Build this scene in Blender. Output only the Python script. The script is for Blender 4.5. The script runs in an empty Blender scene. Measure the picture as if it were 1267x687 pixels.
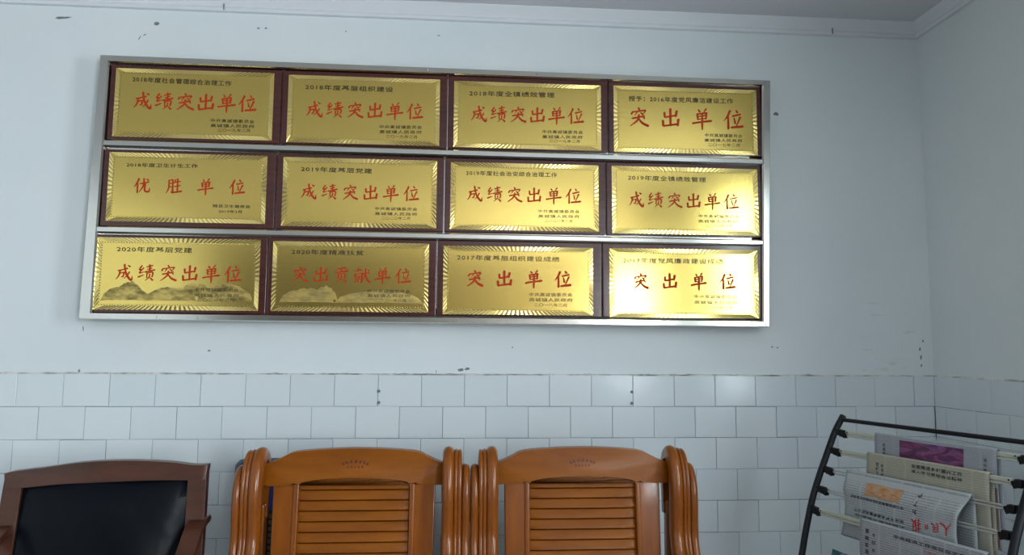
import bpy, bmesh, math, random
from mathutils import Vector, Matrix
random.seed(7)
S = bpy.context.scene
COL = S.collection

# ------------------------------------------------------------------ camera
def cam_matrix(a, b, c):
    yaw = Matrix.Rotation(a, 3, 'Z'); pit = Matrix.Rotation(b, 3, 'X')
    rol = Matrix(((math.cos(c), 0, math.sin(c)), (0, 1, 0), (-math.sin(c), 0, math.cos(c))))
    m = yaw @ pit @ rol
    r, f, u = m.col[0], m.col[1], m.col[2]
    return Matrix((r, u, -f)).transposed()
cam = bpy.data.cameras.new('camera'); cam_ob = bpy.data.objects.new('camera', cam); COL.objects.link(cam_ob)
cam.lens = 891.64 / 1267 * 36; cam.sensor_width = 36; cam.clip_start = .02
cam_ob.matrix_world = Matrix.Translation((1.47486, -2.56785, 1.34171)) @ cam_matrix(-0.074059, 0.099022, -0.0058335).to_4x4()
S.camera = cam_ob

# ------------------------------------------------------------------ world, light, exposure
XC, ZC, YB, XL = 3.2347, 2.605, -6.3, -1.5        # right wall, ceiling, wall behind the camera, left wall
S.view_settings.view_transform = 'Standard'; S.view_settings.look = 'None'
S.view_settings.gamma = 1; S.view_settings.use_curve_mapping = False
S.view_settings.exposure = -0.04
w = bpy.data.worlds.new('sky'); S.world = w; w.use_nodes = True
wb = w.node_tree.nodes['Background']; wb.inputs[0].default_value = (.78, .88, 1, 1); wb.inputs[1].default_value = .8
W1 = (-2.5, -1.75, .95, 2.4)     # window in the right wall: y0, y1, z0, z1
W2 = (-5.95, -4.3, .9, 2.25)        # wider window further back
def daylight(name, loc, rot, sx, sz, power, color):
    l = bpy.data.lights.new(name, 'AREA'); l.shape = 'RECTANGLE'; l.size = sx; l.size_y = sz; l.energy = power; l.color = color
    o = bpy.data.objects.new(name, l); COL.objects.link(o); o.location = loc; o.rotation_euler = rot; return o
R90 = math.pi / 2
daylight('daylight_near', (XC + .16, (W1[0]+W1[1])/2, (W1[2]+W1[3])/2), (0, R90, 0), W1[3]-W1[2]+.1, W1[1]-W1[0]+.1, 66, (.83, .95, 1))
daylight('daylight_far', (XC + .16, (W2[0]+W2[1])/2, (W2[2]+W2[3])/2), (0, R90, 0), W2[3]-W2[2]+.1, W2[1]-W2[0]+.1, 340, (.90, .965, 1))

# ------------------------------------------------------------------ helpers
def mat(name, color, rough=.5, metal=0, coat=0, spec=.5, nodes=None):
    m = bpy.data.materials.new(name); m.use_nodes = True
    b = m.node_tree.nodes['Principled BSDF']
    b.inputs['Base Color'].default_value = (*color, 1); b.inputs['Roughness'].default_value = rough
    b.inputs['Metallic'].default_value = metal; b.inputs['Coat Weight'].default_value = coat
    b.inputs['Coat Roughness'].default_value = .08; b.inputs['Specular IOR Level'].default_value = spec
    if nodes: nodes(m.node_tree, b)
    return m
def N(t, kind, **kw):
    n = t.nodes.new(kind)
    for k, v in kw.items():
        if k in n.inputs.keys(): n.inputs[k].default_value = v
        else: setattr(n, k, v)
    return n
def ramp(t, fac, stops):
    r = t.nodes.new('ShaderNodeValToRGB'); e = r.color_ramp.elements
    while len(e) < len(stops): e.new(.5)
    for i, (p, c) in enumerate(stops): e[i].position = p; e[i].color = (*c, 1)
    t.links.new(fac, r.inputs[0]); return r.outputs[0]
def noise(t, scale, detail=3, stretch=(1, 1, 1), coord='Object', rough=.55):
    tc = t.nodes.new('ShaderNodeTexCoord'); mp = t.nodes.new('ShaderNodeMapping'); mp.inputs['Scale'].default_value = stretch
    t.links.new(tc.outputs[coord], mp.inputs[0])
    n = N(t, 'ShaderNodeTexNoise', Scale=scale, Detail=detail, Roughness=rough); t.links.new(mp.outputs[0], n.inputs['Vector'])
    return n.outputs['Fac']
def bump(t, b, fac, strength=.2, dist=.002):
    n = N(t, 'ShaderNodeBump', Strength=strength, Distance=dist); t.links.new(fac, n.inputs['Height']); t.links.new(n.outputs[0], b.inputs['Normal'])
def obj(name, bm, m, parent=None, smooth=True, angle=40):
    me = bpy.data.meshes.new(name)
    if isinstance(bm, bmesh.types.BMesh):
        bmesh.ops.recalc_face_normals(bm, faces=bm.faces); bm.to_mesh(me); bm.free()
    else: me = bm
    o = bpy.data.objects.new(name, me); COL.objects.link(o)
    if m and not me.materials: me.materials.append(m)
    if smooth:
        me.shade_smooth(); me.set_sharp_from_angle(angle=math.radians(angle))
    if smooth and len(me.polygons) < 160: o.modifiers.new('weighted_normals', 'WEIGHTED_NORMAL').keep_sharp = True
    if parent: o.parent = parent
    return o
def empty(name, loc=(0, 0, 0), rz=0):
    o = bpy.data.objects.new(name, None); COL.objects.link(o); o.location = loc; o.rotation_euler = (0, 0, rz); o.empty_display_size = .05
    return o
def tag(o, label=None, cat=None, group=None, kind=None):
    if label: o['label'] = label
    if cat: o['category'] = cat
    if group: o['group'] = group
    if kind: o['kind'] = kind
    return o
def box(bm, lo, hi, bev=0, seg=1):
    lo, hi = Vector(lo), Vector(hi)
    r = bmesh.ops.create_cube(bm, size=1); vs = r['verts']
    for v in vs: v.co = Vector(((v.co.x + .5) * (hi.x - lo.x) + lo.x, (v.co.y + .5) * (hi.y - lo.y) + lo.y, (v.co.z + .5) * (hi.z - lo.z) + lo.z))
    if bev: bmesh.ops.bevel(bm, geom=list({e for v in vs for e in v.link_edges}), offset=bev, segments=seg, affect='EDGES', profile=.5)
    return bm
def boxes(*bs, bev=0, seg=1):
    bm = bmesh.new()
    for lo, hi in bs: box(bm, lo, hi, bev, seg)
    return bm
def prism(outline, f0, f1, bev=0, seg=2):
    """outline: 2-D points; f0/f1 map a point to 3-D on the back/front face."""
    bm = bmesh.new()
    a = [bm.verts.new(f0(*p)) for p in outline]; b = [bm.verts.new(f1(*p)) for p in outline]
    bm.faces.new(a[::-1]); fr = bm.faces.new(b); n = len(a)
    for i in range(n): bm.faces.new((a[i], a[(i+1) % n], b[(i+1) % n], b[i]))
    if bev:
        bmesh.ops.bevel(bm, geom=list(fr.edges), offset=bev, segments=seg, affect='EDGES', profile=.5)
    return bm
def cr(pts, n=6):
    """Catmull-Rom through tuples of any dimension."""
    if len(pts) < 3:
        return [tuple(a + (b - a) * i / n for a, b in zip(pts[0], pts[-1])) for i in range(n + 1)]
    P = [pts[0]] + list(pts) + [pts[-1]]; out = []
    for i in range(1, len(P) - 2):
        for k in range(n):
            t = k / n
            out.append(tuple(.5 * (2*b + (c - a)*t + (2*a - 5*b + 4*c - d)*t*t + (3*b - a - 3*c + d)*t**3) for a, b, c, d in zip(P[i-1], P[i], P[i+1], P[i+2])))
    out.append(tuple(pts[-1])); return out
def sweep(bm, path, prof, side=Vector((1, 0, 0)), cap=True):
    """path: 3-D points; prof: closed (s, n) points, s along side, n along the in-plane normal; prof may be a function of t."""
    P = [Vector(p) for p in path]; rings = []
    for i, p in enumerate(P):
        t = (P[min(i+1, len(P)-1)] - P[max(i-1, 0)]).normalized(); n = side.cross(t).normalized(); s = t.cross(n).normalized()
        if s.dot(side) < 0: s = -s
        pr = prof(i / (len(P)-1)) if callable(prof) else prof
        rings.append([bm.verts.new(p + s * a + n * b) for a, b in pr])
    m = len(rings[0])
    for r0, r1 in zip(rings, rings[1:]):
        for j in range(m): bm.faces.new((r0[j], r0[(j+1) % m], r1[(j+1) % m], r1[j]))
    if cap: bm.faces.new(rings[0][::-1]); bm.faces.new(rings[-1])
    return bm
def circ(r, n=12, r2=None): return [(r * math.cos(2*math.pi*k/n), (r2 or r) * math.sin(2*math.pi*k/n)) for k in range(n)]
def tube(bm, a, b, r, n=10):
    a, b = Vector(a), Vector(b); d = (b - a).normalized(); side = d.orthogonal().normalized()
    return sweep(bm, [a, b], circ(r, n), side)

# ------------------------------------------------------------------ materials
def wall_nodes(t, b):
    f = noise(t, 1.3, 5); c = ramp(t, f, [(.3, (.70, .76, .78)), (.7, (.78, .825, .83))]); t.links.new(c, b.inputs['Base Color'])
    bump(t, b, noise(t, 34, 5), .12, .003)
M_WALL = mat('wall_paint', (.75, .8, .8), .6, nodes=wall_nodes)
def wallr_nodes(t, b):
    f = noise(t, 1.3, 5); c = ramp(t, f, [(.3, (.70, .75, .76)), (.7, (.77, .80, .80))]); t.links.new(c, b.inputs['Base Color'])
    bump(t, b, noise(t, 34, 5), .12, .003)
M_WALLR = mat('wall_paint_side', (.75, .8, .8), .6, nodes=wallr_nodes)
M_CEIL = mat('ceiling_paint', (.72, .72, .75), .8)
M_TRIM = mat('cornice_paint', (.74, .76, .79), .6)
def tile_nodes(t, b):
    oi = t.nodes.new('ShaderNodeObjectInfo')
    c = ramp(t, oi.outputs['Random'], [(0, (.67, .73, .76)), (.5, (.70, .76, .785)), (1, (.725, .78, .80))]); t.links.new(c, b.inputs['Base Color'])
    bump(t, b, noise(t, 9, 2), .25, .004)
M_TILE = mat('glazed_tile', (.64, .69, .72), .16, nodes=tile_nodes)
M_GROUT = mat('tile_joint', (.16, .18, .20), .9)
def mortar_nodes(t, b):
    t.links.new(ramp(t, noise(t, 18, 5), [(.35, (.25, .24, .22)), (.6, (.72, .72, .68))]), b.inputs['Base Color'])
M_MORTAR = mat('mortar', (.6, .58, .52), .9, nodes=mortar_nodes)
M_DIRT = mat('dirt_mark', (.20, .22, .22), .9)
M_FLOOR = mat('floor_tile', (.10, .095, .09), .25)
def steel_nodes(t, b): bump(t, b, noise(t, 5, 2), .12, .004)
M_STEEL = mat('polished_steel', (.62, .605, .565), .16, 1, nodes=steel_nodes)
def board_nodes(t, b): t.links.new(ramp(t, noise(t, 6, 4, (1, 1, 12)), [(.3, (.052, .010, .008)), (.7, (.085, .017, .012))]), b.inputs['Base Color'])
M_BOARD = mat('red_lacquer_board', (.08, .015, .012), .22, coat=.3, nodes=board_nodes)
def gold_nodes(t, b):
    f = noise(t, 60, 3, (1, 1, 25)); t.links.new(ramp(t, f, [(.3, (.74, .53, .135)), (.7, (.82, .61, .18))]), b.inputs['Base Color'])
    bump(t, b, noise(t, 260, 2), .12, .0006)
M_GOLD = mat('brushed_gold', (.78, .56, .15), .17, 1, nodes=gold_nodes)
M_GOLD2 = mat('bright_gold', (.86, .66, .24), .2, 1)
M_ETCH = mat('etched_gold', (.38, .29, .11), .5, 1)
M_RED = mat('red_enamel', (.50, .036, .004), .55, spec=.2)
M_BLACK = mat('black_enamel', (.03, .022, .008), .5)
def wood_nodes(c0, c1, sc=3, st=(1, 1, 1)):
    def f(t, b):
        w_ = noise(t, sc, 6, st, rough=.6); t.links.new(ramp(t, w_, [(.3, c0), (.72, c1)]), b.inputs['Base Color'])
    return f
M_OAK = mat('honey_varnished_wood', (.5, .2, .03), .38, coat=.05, spec=.2, nodes=wood_nodes((.20, .052, .0015), (.295, .086, .0025), 4, (1.5, 8, 8)))
M_OAKV = mat('honey_varnished_wood_upright', (.5, .2, .03), .28, coat=.4, spec=.3, nodes=wood_nodes((.19, .045, .002), (.28, .076, .004), 4, (8, 6, 1.5)))
M_STAMP = mat('burnt_red_stamp', (.085, .008, .003), .5)
M_MAHO = mat('dark_red_wood', (.1, .03, .015), .38, coat=.1, nodes=wood_nodes((.045, .013, .006), (.09, .026, .011), 4, (1.5, 8, 8)))
def leather_nodes(t, b): bump(t, b, noise(t, 5, 3), .35, .02)
M_LEATHER = mat('black_leather', (.005, .008, .014), .36, spec=.25, nodes=leather_nodes)
M_METAL = mat('black_powder_coat', (.006, .007, .011), .4, spec=.3)
M_PLASTIC = mat('black_plastic_clip', (.006, .006, .008), .45, spec=.25)
M_STICK = mat('ivory_plastic', (.50, .52, .43), .35)
M_WIRE = mat('pale_steel_stick', (.55, .56, .55), .3, .6)
M_BLUE = mat('blue_panel', (.01, .035, .20), .45)
M_GREYF = mat('grey_frame', (.10, .12, .15), .45)
M_MESH = mat('dark_beaded_mesh', (.10, .075, .05), .5)
M_GLASS = bpy.data.materials.new('window_glass'); M_GLASS.use_nodes = True
_t = M_GLASS.node_tree; _t.nodes.remove(_t.nodes['Principled BSDF']); _mx = _t.nodes.new('ShaderNodeMixShader'); _lw = _t.nodes.new('ShaderNodeLayerWeight'); _pw = _t.nodes.new('ShaderNodeMath'); _pw.operation = 'POWER'; _pw.inputs[1].default_value = 5; _fr = _t.nodes.new('ShaderNodeMath'); _fr.operation = 'MULTIPLY_ADD'; _fr.inputs[1].default_value = .9; _fr.inputs[2].default_value = .04
_t.links.new(_lw.outputs['Facing'], _pw.inputs[0]); _t.links.new(_pw.outputs[0], _fr.inputs[0])
_tr = _t.nodes.new('ShaderNodeBsdfTransparent'); _gl = _t.nodes.new('ShaderNodeBsdfGlossy'); _gl.inputs['Roughness'].default_value = .02
_t.links.new(_fr.outputs[0], _mx.inputs[0]); _t.links.new(_tr.outputs[0], _mx.inputs[1]); _t.links.new(_gl.outputs[0], _mx.inputs[2]); _t.links.new(_mx.outputs[0], _t.nodes['Material Output'].inputs[0])
M_WFRAME = mat('window_frame_white', (.75, .77, .78), .4)

# ------------------------------------------------------------------ structure
TH = .1096; TW = .15; ZT = 1.25
tag(obj('floor', boxes(((XL-.3, YB-.3, -.1), (XC+.3, .3, 0))), M_FLOOR), kind='structure')
tag(obj('ceiling', boxes(((XL-.3, YB-.3, ZC), (XC+.3, .3, ZC+.1))), M_CEIL), kind='structure')
wall_back = tag(obj('wall_back', boxes(((XL-.3, 0, 0), (XC+.3, .24, ZC))), M_WALL), kind='structure')
tag(obj('wall_left', boxes(((XL-.24, YB, 0), (XL, 0, ZC))), M_WALL), kind='structure')
def holed(lo, hi, axis, holes):
    """wall slab with rectangular holes; holes: (a0, a1, z0, z1) along axis 'x' or 'y'"""
    bm = bmesh.new(); k = 0 if axis == 'x' else 1; cur = lo[k]
    for a0, a1, z0, z1 in sorted(holes):
        def pc(u0, u1, w0, w1):
            l = list(lo); h = list(hi); l[k] = u0; h[k] = u1; l[2] = w0; h[2] = w1; box(bm, l, h)
        pc(cur, a0, lo[2], hi[2]); pc(a0, a1, lo[2], z0); pc(a0, a1, z1, hi[2]); cur = a1
    l = list(lo); l[k] = cur; box(bm, l, hi); return bm
wall_right = tag(obj('wall_right', holed((XC, YB, 0), (XC+.13, 0, ZC), 'y', [W1, W2]), M_WALLR), kind='structure')
tag(obj('wall_front', holed((XL, YB-.13, 0), (XC, YB, ZC), 'x', []), mat('wall_paint_front', (.12, .11, .10), .7)), kind='structure')
def window(name, axis, plane, w, n):
    a0, a1, z0, z1 = w; r = empty(name); r.location = (plane, a0, z0) if axis == 'y' else (a0, plane, z0); tag(r, kind='structure')
    def P(a, d, z): return (d, a - a0, z - z0) if axis == 'y' else (a - a0, d, z - z0)
    bm = bmesh.new(); t = .045
    def bx(u0, u1, w0, w1, d=.025): 
        p, q = P(u0, -d, w0), P(u1, d, w1); box(bm, [min(x, y) for x, y in zip(p, q)], [max(x, y) for x, y in zip(p, q)])
    bx(a0, a1, z0, z0+t); bx(a0, a1, z1-t, z1); bx(a0, a0+t, z0+t, z1-t); bx(a1-t, a1, z0+t, z1-t)
    for i in range(1, n): m = a0 + (a1-a0)*i/n; bx(m-t/2, m+t/2, z0+t, z1-t)
    obj('window_frame', bm, M_WFRAME, r, False)
    for i in range(n):
        u0 = a0 + (a1-a0)*i/n + t/2; u1 = a0 + (a1-a0)*(i+1)/n - t/2; p, q = P(u0, -.003, z0+t), P(u1, .003, z1-t)
        obj('pane', boxes(([min(x, y) for x, y in zip(p, q)], [max(x, y) for x, y in zip(p, q)])), M_GLASS, r, False)
window('window_1', 'y', XC+.09, W1, 1); window('window_2', 'y', XC+.09, W2, 2)
# cornice: small bead under a flat leaning band
prof = [(0, 0), (.013, .002), (.015, .012), (.009, .02), (.012, .026), (.03, .056), (.03, .06), (0, .06)]
def cornice(name, a, b, out):
    bm = bmesh.new(); a, b = Vector(a), Vector(b); out = Vector(out)
    ra = [bm.verts.new(a + out*p + (b-a).normalized()*p*(1 if name == 'trim_2' else 0) + Vector((0, 0, z))) for p, z in prof]
    rb = [bm.verts.new(b + out*p + Vector((0, 0, z))) for p, z in prof]
    for i in range(len(prof)): j = (i+1) % len(prof); bm.faces.new((ra[i], ra[j], rb[j], rb[i]))
    bm.faces.new(ra); bm.faces.new(rb[::-1])
    o = obj(name, bm, M_TRIM, None, True, 30); tag(o, kind='structure'); return o
tb = cornice('trim_1', (XL, 0, 2.545), (XC, 0, 2.545), (0, -1, 0))
cornice('trim_2', (XC, 0, 2.545), (XC, YB, 2.545), (-1, 0, 0))
# hairline crack in the cornice at its joint
for x in (.6176, 2.8867):
    obj('crack', boxes(((x, -.0165, 2.55), (x+.004, -.014, 2.572))), M_DIRT, tb, False)

# tiles: each seen tile is an object of its own; the rest of the field is one joined part
def tile_mesh(wd, ht=TH, g=.0013, d=.008):
    bm = bmesh.new(); box(bm, (g/2, -d, g/2), (wd-g/2, -.002, ht-g/2))
    fr = [f for f in bm.faces if f.normal.y < -.9] or [f for f in bm.faces if all(abs(v.co.y + d) < 1e-6 for v in f.verts)]
    bmesh.ops.bevel(bm, geom=list(fr[0].edges), offset=.0012, segments=1, affect='EDGES')
    bmesh.ops.recalc_face_normals(bm, faces=bm.faces)
    me = bpy.data.meshes.new('tile'); bm.to_mesh(me); bm.free(); me.materials.append(M_TILE); return me
cache = {}
def tile(parent, wd, loc, rz=0):
    k = round(wd, 3)
    if k < .006: return
    if k not in cache: cache[k] = tile_mesh(k)
    o = bpy.data.objects.new('tile', cache[k]); COL.objects.link(o); o.parent = parent
    o.location = Vector(loc) + Vector((0, random.uniform(-.0007, .0007), random.uniform(-.0006, .0006)))
    o.rotation_euler = (random.uniform(-.003, .003), random.uniform(-.002, .002), rz + random.uniform(-.003, .003))
rest = bmesh.new()
gap = bmesh.new(); box(gap, (XL, -.0045, 0), (XC, 0, ZT-.001)); obj('tile_joint', gap, M_GROUT, wall_back, False)
gap = bmesh.new(); box(gap, (XC-.0045, YB, 0), (XC, W1[1]+.02, ZT-4*TH)); box(gap, (XC-.0045, W1[1]+.02, 0), (XC, -.005, ZT-.001)); obj('tile_joint', gap, M_GROUT, wall_right, False)
for r in range(12):
    z = ZT - (r+1)*TH; off = (r % 2) * TW/2; ht = TH
    if z < 0: ht += z; z = 0
    if ht < .005: continue
    i = math.floor((XL - off)/TW); x = i*TW + off
    while x < XC - .005:
        x0 = max(x, XL); x1 = min(x + TW, XC - .0065)
        if x1 - x0 > .006:
            if r < 7 and x1 > -.25: tile(wall_back, x1-x0, (x0, 0, z))
            else: box(rest, (x0+.0007, -.008, z+.0007), (x1-.0007, -.002, z+ht-.0007))
        x += TW
tag(obj('tile_field', rest, M_TILE, wall_back, False), kind='stuff')
rest = bmesh.new()
for r in range(12):
    z = ZT - (r+1)*TH; ht = TH
    if z < 0: ht += z; z = 0
    if ht < .005: continue
    s = -(.0677 if r % 2 else .1427); y = -.0075; nxt = s
    stop = YB if z + ht < W1[2]-.05 else W1[1] + .02
    while y > stop + .006:
        y1 = max(nxt, stop)
        if y - y1 > .006:
            if r < 7 and y > -1.3: tile(wall_right, y-y1, (XC, y, z), -R90)
            else: box(rest, (XC-.008, y1+.0007, z+.0007), (XC-.002, y-.0007, z+ht-.0007))
        y = y1; nxt = y1 - TW
tag(obj('tile_field', rest, M_TILE, wall_right, False), kind='stuff')
# rough mortar bead along the top of the tiles
def bead(parent, a, b, out):
    bm = bmesh.new(); a, b, out = Vector(a), Vector(b), Vector(out); L = (b-a).length; n = int(L/.02); d = (b-a)/n; rows = []
    for i in range(n+1):
        p = a + d*i; h = .0035 + .003*random.random()**2; o_ = .0055 + .003*random.random()
        rows.append([bm.verts.new(p + out*o_ + Vector((0, 0, -.0012))), bm.verts.new(p + out*o_*.9 + Vector((0, 0, h*.6))), bm.verts.new(p + out*.0003 + Vector((0, 0, h)))])
    for r0, r1 in zip(rows, rows[1:]):
        for j in (0, 1): bm.faces.new((r0[j], r0[j+1], r1[j+1], r1[j]))
    obj('mortar_bead', bm, M_MORTAR, parent)
bead(wall_back, (XL, 0, ZT), (XC, 0, ZT), (0, -1, 0)); bead(wall_right, (XC, 0, ZT), (XC, W1[1], ZT), (-1, 0, 0))
# chips, old nail holes and smears on the plaster
def chip(x, z, w_, h_, m=M_DIRT, rot=0, y=-.0006):
    bm = bmesh.new(); n = 11; vs = []
    for k in range(n):
        a = 2*math.pi*k/n; q = random.uniform(.7, 1.1); px, pz = w_/2*q*math.cos(a), h_/2*q*math.sin(a)
        vs.append(bm.verts.new((x + px*math.cos(rot) - pz*math.sin(rot), y, z + px*math.sin(rot) + pz*math.cos(rot))))
    c = bm.verts.new((x, y - .0012, z))
    for k in range(n): bm.faces.new((vs[k], vs[(k+1) % n], c))
    return obj('plaster_chip', bm, m, wall_back)
for a in [(.0668, 2.504, .055, .009, .12), (.05, 2.503, .03, .011, .1), (.3839, 2.4958, .023, .014, 0), (.7406, 2.4921, .012, .007, 0), (.7664, 2.4931, .009, .008, 0),
          (.3279, 2.44, .004, .02, -.5), (.345, 2.452, .016, .004, .6), (1.0521, 2.4923, .006, .006, 0), (1.3899, 2.4903, .014, .004, 0), (2.678, 2.5474, .009, .009, 0),
          (2.662, 2.2321, .026, .016, 0), (.1986, 1.4021, .004, .022, .1), (.1943, 1.2597, .008, .012, 0), (1.4858, 1.2671, .022, .012, .2), (1.5085, 1.271, .018, .010, .1),
          (1.4, 1.262, .003, .012, 0), (1.668, 1.3477, .004, .008, 0), (2.62, 1.355, .008, .006, 0), (2.64, 1.352, .012, .005, 0), (.62, 1.33, .012, .006, 0)]:
    chip(a[0], a[1], a[2], a[3], rot=a[4])
for x, z in [(1.2027, 1.1934), (1.2036, 1.1544), (2.0956, 1.1919), (2.0952, 1.1519)]:
    bm = bmesh.new(); tube(bm, (x, -.012, z), (x, -.003, z), .0055, 8); obj('wall_plug', bm, M_DIRT, wall_back)
for k in range(4):
    chip(3.19 + random.uniform(-.008, .01), 1.29 + k*.03, .007, random.uniform(.008, .025), rot=random.uniform(-.3, .3))
# flaking old plaster near the corner
def flake_nodes(t, b): t.links.new(ramp(t, noise(t, 30, 5, (1, 1, 3)), [(.35, (.64, .68, .67)), (.6, (.74, .78, .78))]), b.inputs['Base Color'])
M_FLAKE = mat('flaking_plaster', (.6, .62, .6), .8, nodes=flake_nodes)
for k in range(14):
    chip(random.uniform(2.82, 3.18), 1.27 + .25*random.random()**1.5, random.uniform(.02, .07), random.uniform(.004, .012), M_FLAKE, random.uniform(-.15, .15), -.0004)

# ------------------------------------------------------------------ lettering
STROKES = {
'成': [[(14,62,7),(35,66,5),(66,74,7)],[(24,64,8),(22,45,7),(14,25,5),(2,12,2)],[(26,46,4),(46,50,6),(45,35,6),(40,24,5),(32,28,2)],[(48,98,8),(52,70,7),(62,38,8),(78,12,9),(92,4,8),(94,26,2)],[(78,52,6),(66,32,5),(48,14,2)],[(68,92,3),(80,84,8)]],
'绩': [[(24,94,6),(10,70,6),(30,72,4)],[(34,80,5),(10,50,5),(36,56,3)],[(4,26,7),(36,38,3)],[(50,84,5),(86,92,5)],[(54,70,4),(82,77,4)],[(42,54,6),(98,66,6)],[(68,98,7),(69,60,6)],[(54,50,5),(54,20,5)],[(54,46,4),(86,52,6),(84,24,6)],[(70,42,5),(66,22,5),(44,4,2)],[(72,20,4),(88,4,8)]],
'突': [[(48,98,4),(54,88,8)],[(20,80,3),(14,66,8)],[(20,76,5),(60,81,5),(84,82,6),(76,68,3)],[(42,74,5),(30,58,2)],[(60,72,4),(72,62,7)],[(18,44,6),(80,54,6)],[(52,62,7),(44,34,7),(8,6,3)],[(50,42,5),(70,18,8),(98,4,9)],[(72,50,3),(80,42,6)]],
'出': [[(50,96,9),(50,10,7)],[(20,78,8),(22,54,7)],[(22,54,6),(78,62,6)],[(82,84,9),(77,56,7)],[(12,38,8),(14,10,8)],[(14,10,7),(50,14,6),(88,18,8)],[(90,42,9),(86,10,8)]],
'单': [[(32,97,4),(40,85,7)],[(72,99,7),(60,85,3)],[(26,76,7),(30,46,6)],[(28,74,5),(74,80,6)],[(74,80,7),(70,48,6)],[(32,62,4),(68,66,4)],[(32,48,4),(70,52,4)],[(2,28,7),(50,34,6),(98,38,8)],[(52,78,6),(51,20,7),(51,-6,4)]],
'位': [[(34,96,8),(22,70,7),(2,44,2)],[(24,66,6),(24,4,8)],[(64,98,4),(72,86,8)],[(46,68,6),(88,76,6)],[(54,58,4),(60,30,7)],[(86,62,7),(74,36,5),(66,18,4)],[(38,10,7),(98,14,9)]],
'优': [[(30,96,8),(18,68,7),(0,42,2)],[(22,66,6),(22,4,7)],[(38,62,6),(92,72,6)],[(60,96,7),(58,50,7),(34,8,3)],[(70,62,7),(68,16,8),(92,10,8),(97,32,3)],[(76,92,4),(88,82,7)]],
'胜': [[(18,90,6),(18,40,6),(4,6,3)],[(18,88,4),(42,92,5)],[(42,92,6),(42,10,7),(34,14,3)],[(20,66,4),(40,70,4)],[(20,44,4),(40,48,4)],[(60,92,6),(50,66,3)],[(56,74,5),(90,80,5)],[(52,46,5),(90,52,5)],[(72,98,7),(72,10,6)],[(46,8,7),(99,14,8)]],
'贡': [[(24,90,6),(76,96,6)],[(50,92,6),(50,72,6)],[(12,68,7),(90,76,7)],[(30,58,6),(30,26,6)],[(30,56,4),(72,62,5)],[(72,62,6),(70,28,6)],[(52,50,6),(46,24,5),(16,2,2)],[(56,22,4),(80,4,8)]],
'献': [[(8,78,6),(48,84,5)],[(28,98,6),(28,70,5)],[(8,60,6),(10,6,6)],[(8,60,4),(50,66,5)],[(50,66,6),(48,10,6),(42,8,3)],[(20,50,4),(24,42,4)],[(38,54,4),(34,44,3)],[(18,36,4),(40,40,4)],[(18,24,4),(40,27,4)],[(29,40,4),(29,6,5)],[(54,58,6),(96,66,6)],[(72,94,7),(70,50,6),(50,8,2)],[(72,54,5),(82,24,8),(99,4,9)],[(84,88,4),(92,78,7)]],
'人': [[(52,92,7),(44,50,7),(6,8,3)],[(46,52,6),(66,24,8),(98,10,8)]],
'民': [[(22,84,5),(76,88,5)],[(76,88,5),(74,64,5)],[(24,64,4),(74,66,4)],[(22,86,6),(22,10,7),(42,20,3)],[(28,42,5),(84,48,5)],[(54,66,6),(66,24,7),(92,6,7),(92,24,2)]],
'日': [[(30,74,6),(30,22,6)],[(30,72,5),(70,76,6)],[(70,76,6),(68,22,6)],[(30,48,5),(66,50,5)],[(30,24,4),(68,25,4)]],
'报': [[(8,70,5),(44,76,5)],[(28,96,6),(28,8,6),(18,16,3)],[(6,34,6),(46,50,4)],[(56,88,6),(56,4,6)],[(56,86,4),(86,90,5)],[(86,90,6),(82,64,5),(72,64,3)],[(58,50,4),(86,54,5),(70,22,5),(54,6,3)],[(62,44,4),(78,18,6),(98,4,8)]]}
def brush_verts(ch, bold=1.0):
    """list of ribbon polygons (quads) for one brushed character in a unit box"""
    out = []
    for st in STROKES[ch]:
        p = cr(st, 5); L = []; Rr = []
        for i, (x, y, w_) in enumerate(p):
            a, b = p[max(i-1, 0)], p[min(i+1, len(p)-1)]; dx, dy = b[0]-a[0], b[1]-a[1]; q = math.hypot(dx, dy) or 1
            w_ = w_ * bold * .62
            L.append(((x - dy/q*w_)/100, (y + dx/q*w_)/100)); Rr.append(((x + dy/q*w_)/100, (y - dx/q*w_)/100))
        (x, y, w0), (x2, y2, _) = p[0], p[1]; q = math.hypot(x2-x, y2-y) or 1; tip = ((x - (x2-x)/q*w0*.5)/100, (y - (y2-y)/q*w0*.5)/100)
        (x, y, w1), (x2, y2, _) = p[-1], p[-2]; q = math.hypot(x2-x, y2-y) or 1; tip2 = ((x - (x2-x)/q*w1*.5)/100, (y - (y2-y)/q*w1*.5)/100)
        out.append((L, Rr, tip, tip2))
    return out
def brush_line(text, place, w_, h_, gapf, bold=1.0, slant=.05):
    """characters spread over width w_, each h_ high; place(x, z, k) -> point, origin at the line centre"""
    bm = bmesh.new(); n = len(text); cw = w_ / (n - gapf*0) ; adv = (w_ - h_*1.0) / (n-1) if n > 1 else 0; k = 0
    for i, ch in enumerate(text):
        x0 = -w_/2 + adv*i
        for L, Rr, t0, t1 in brush_verts(ch, bold):
            k += 1
            def V(p): return bm.verts.new(place(x0 + p[0]*h_, (p[1]-.5 + slant*(p[0]-.5))*h_, k % 7))
            lv = [V(p) for p in L]; rv = [V(p) for p in Rr]; a, b = V(t0), V(t1)
            for j in range(len(lv)-1): bm.faces.new((lv[j], rv[j], rv[j+1], lv[j+1]))
            bm.faces.new((a, rv[0], lv[0])); bm.faces.new((b, lv[-1], rv[-1]))
    return bm
font_cache = {}
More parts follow.
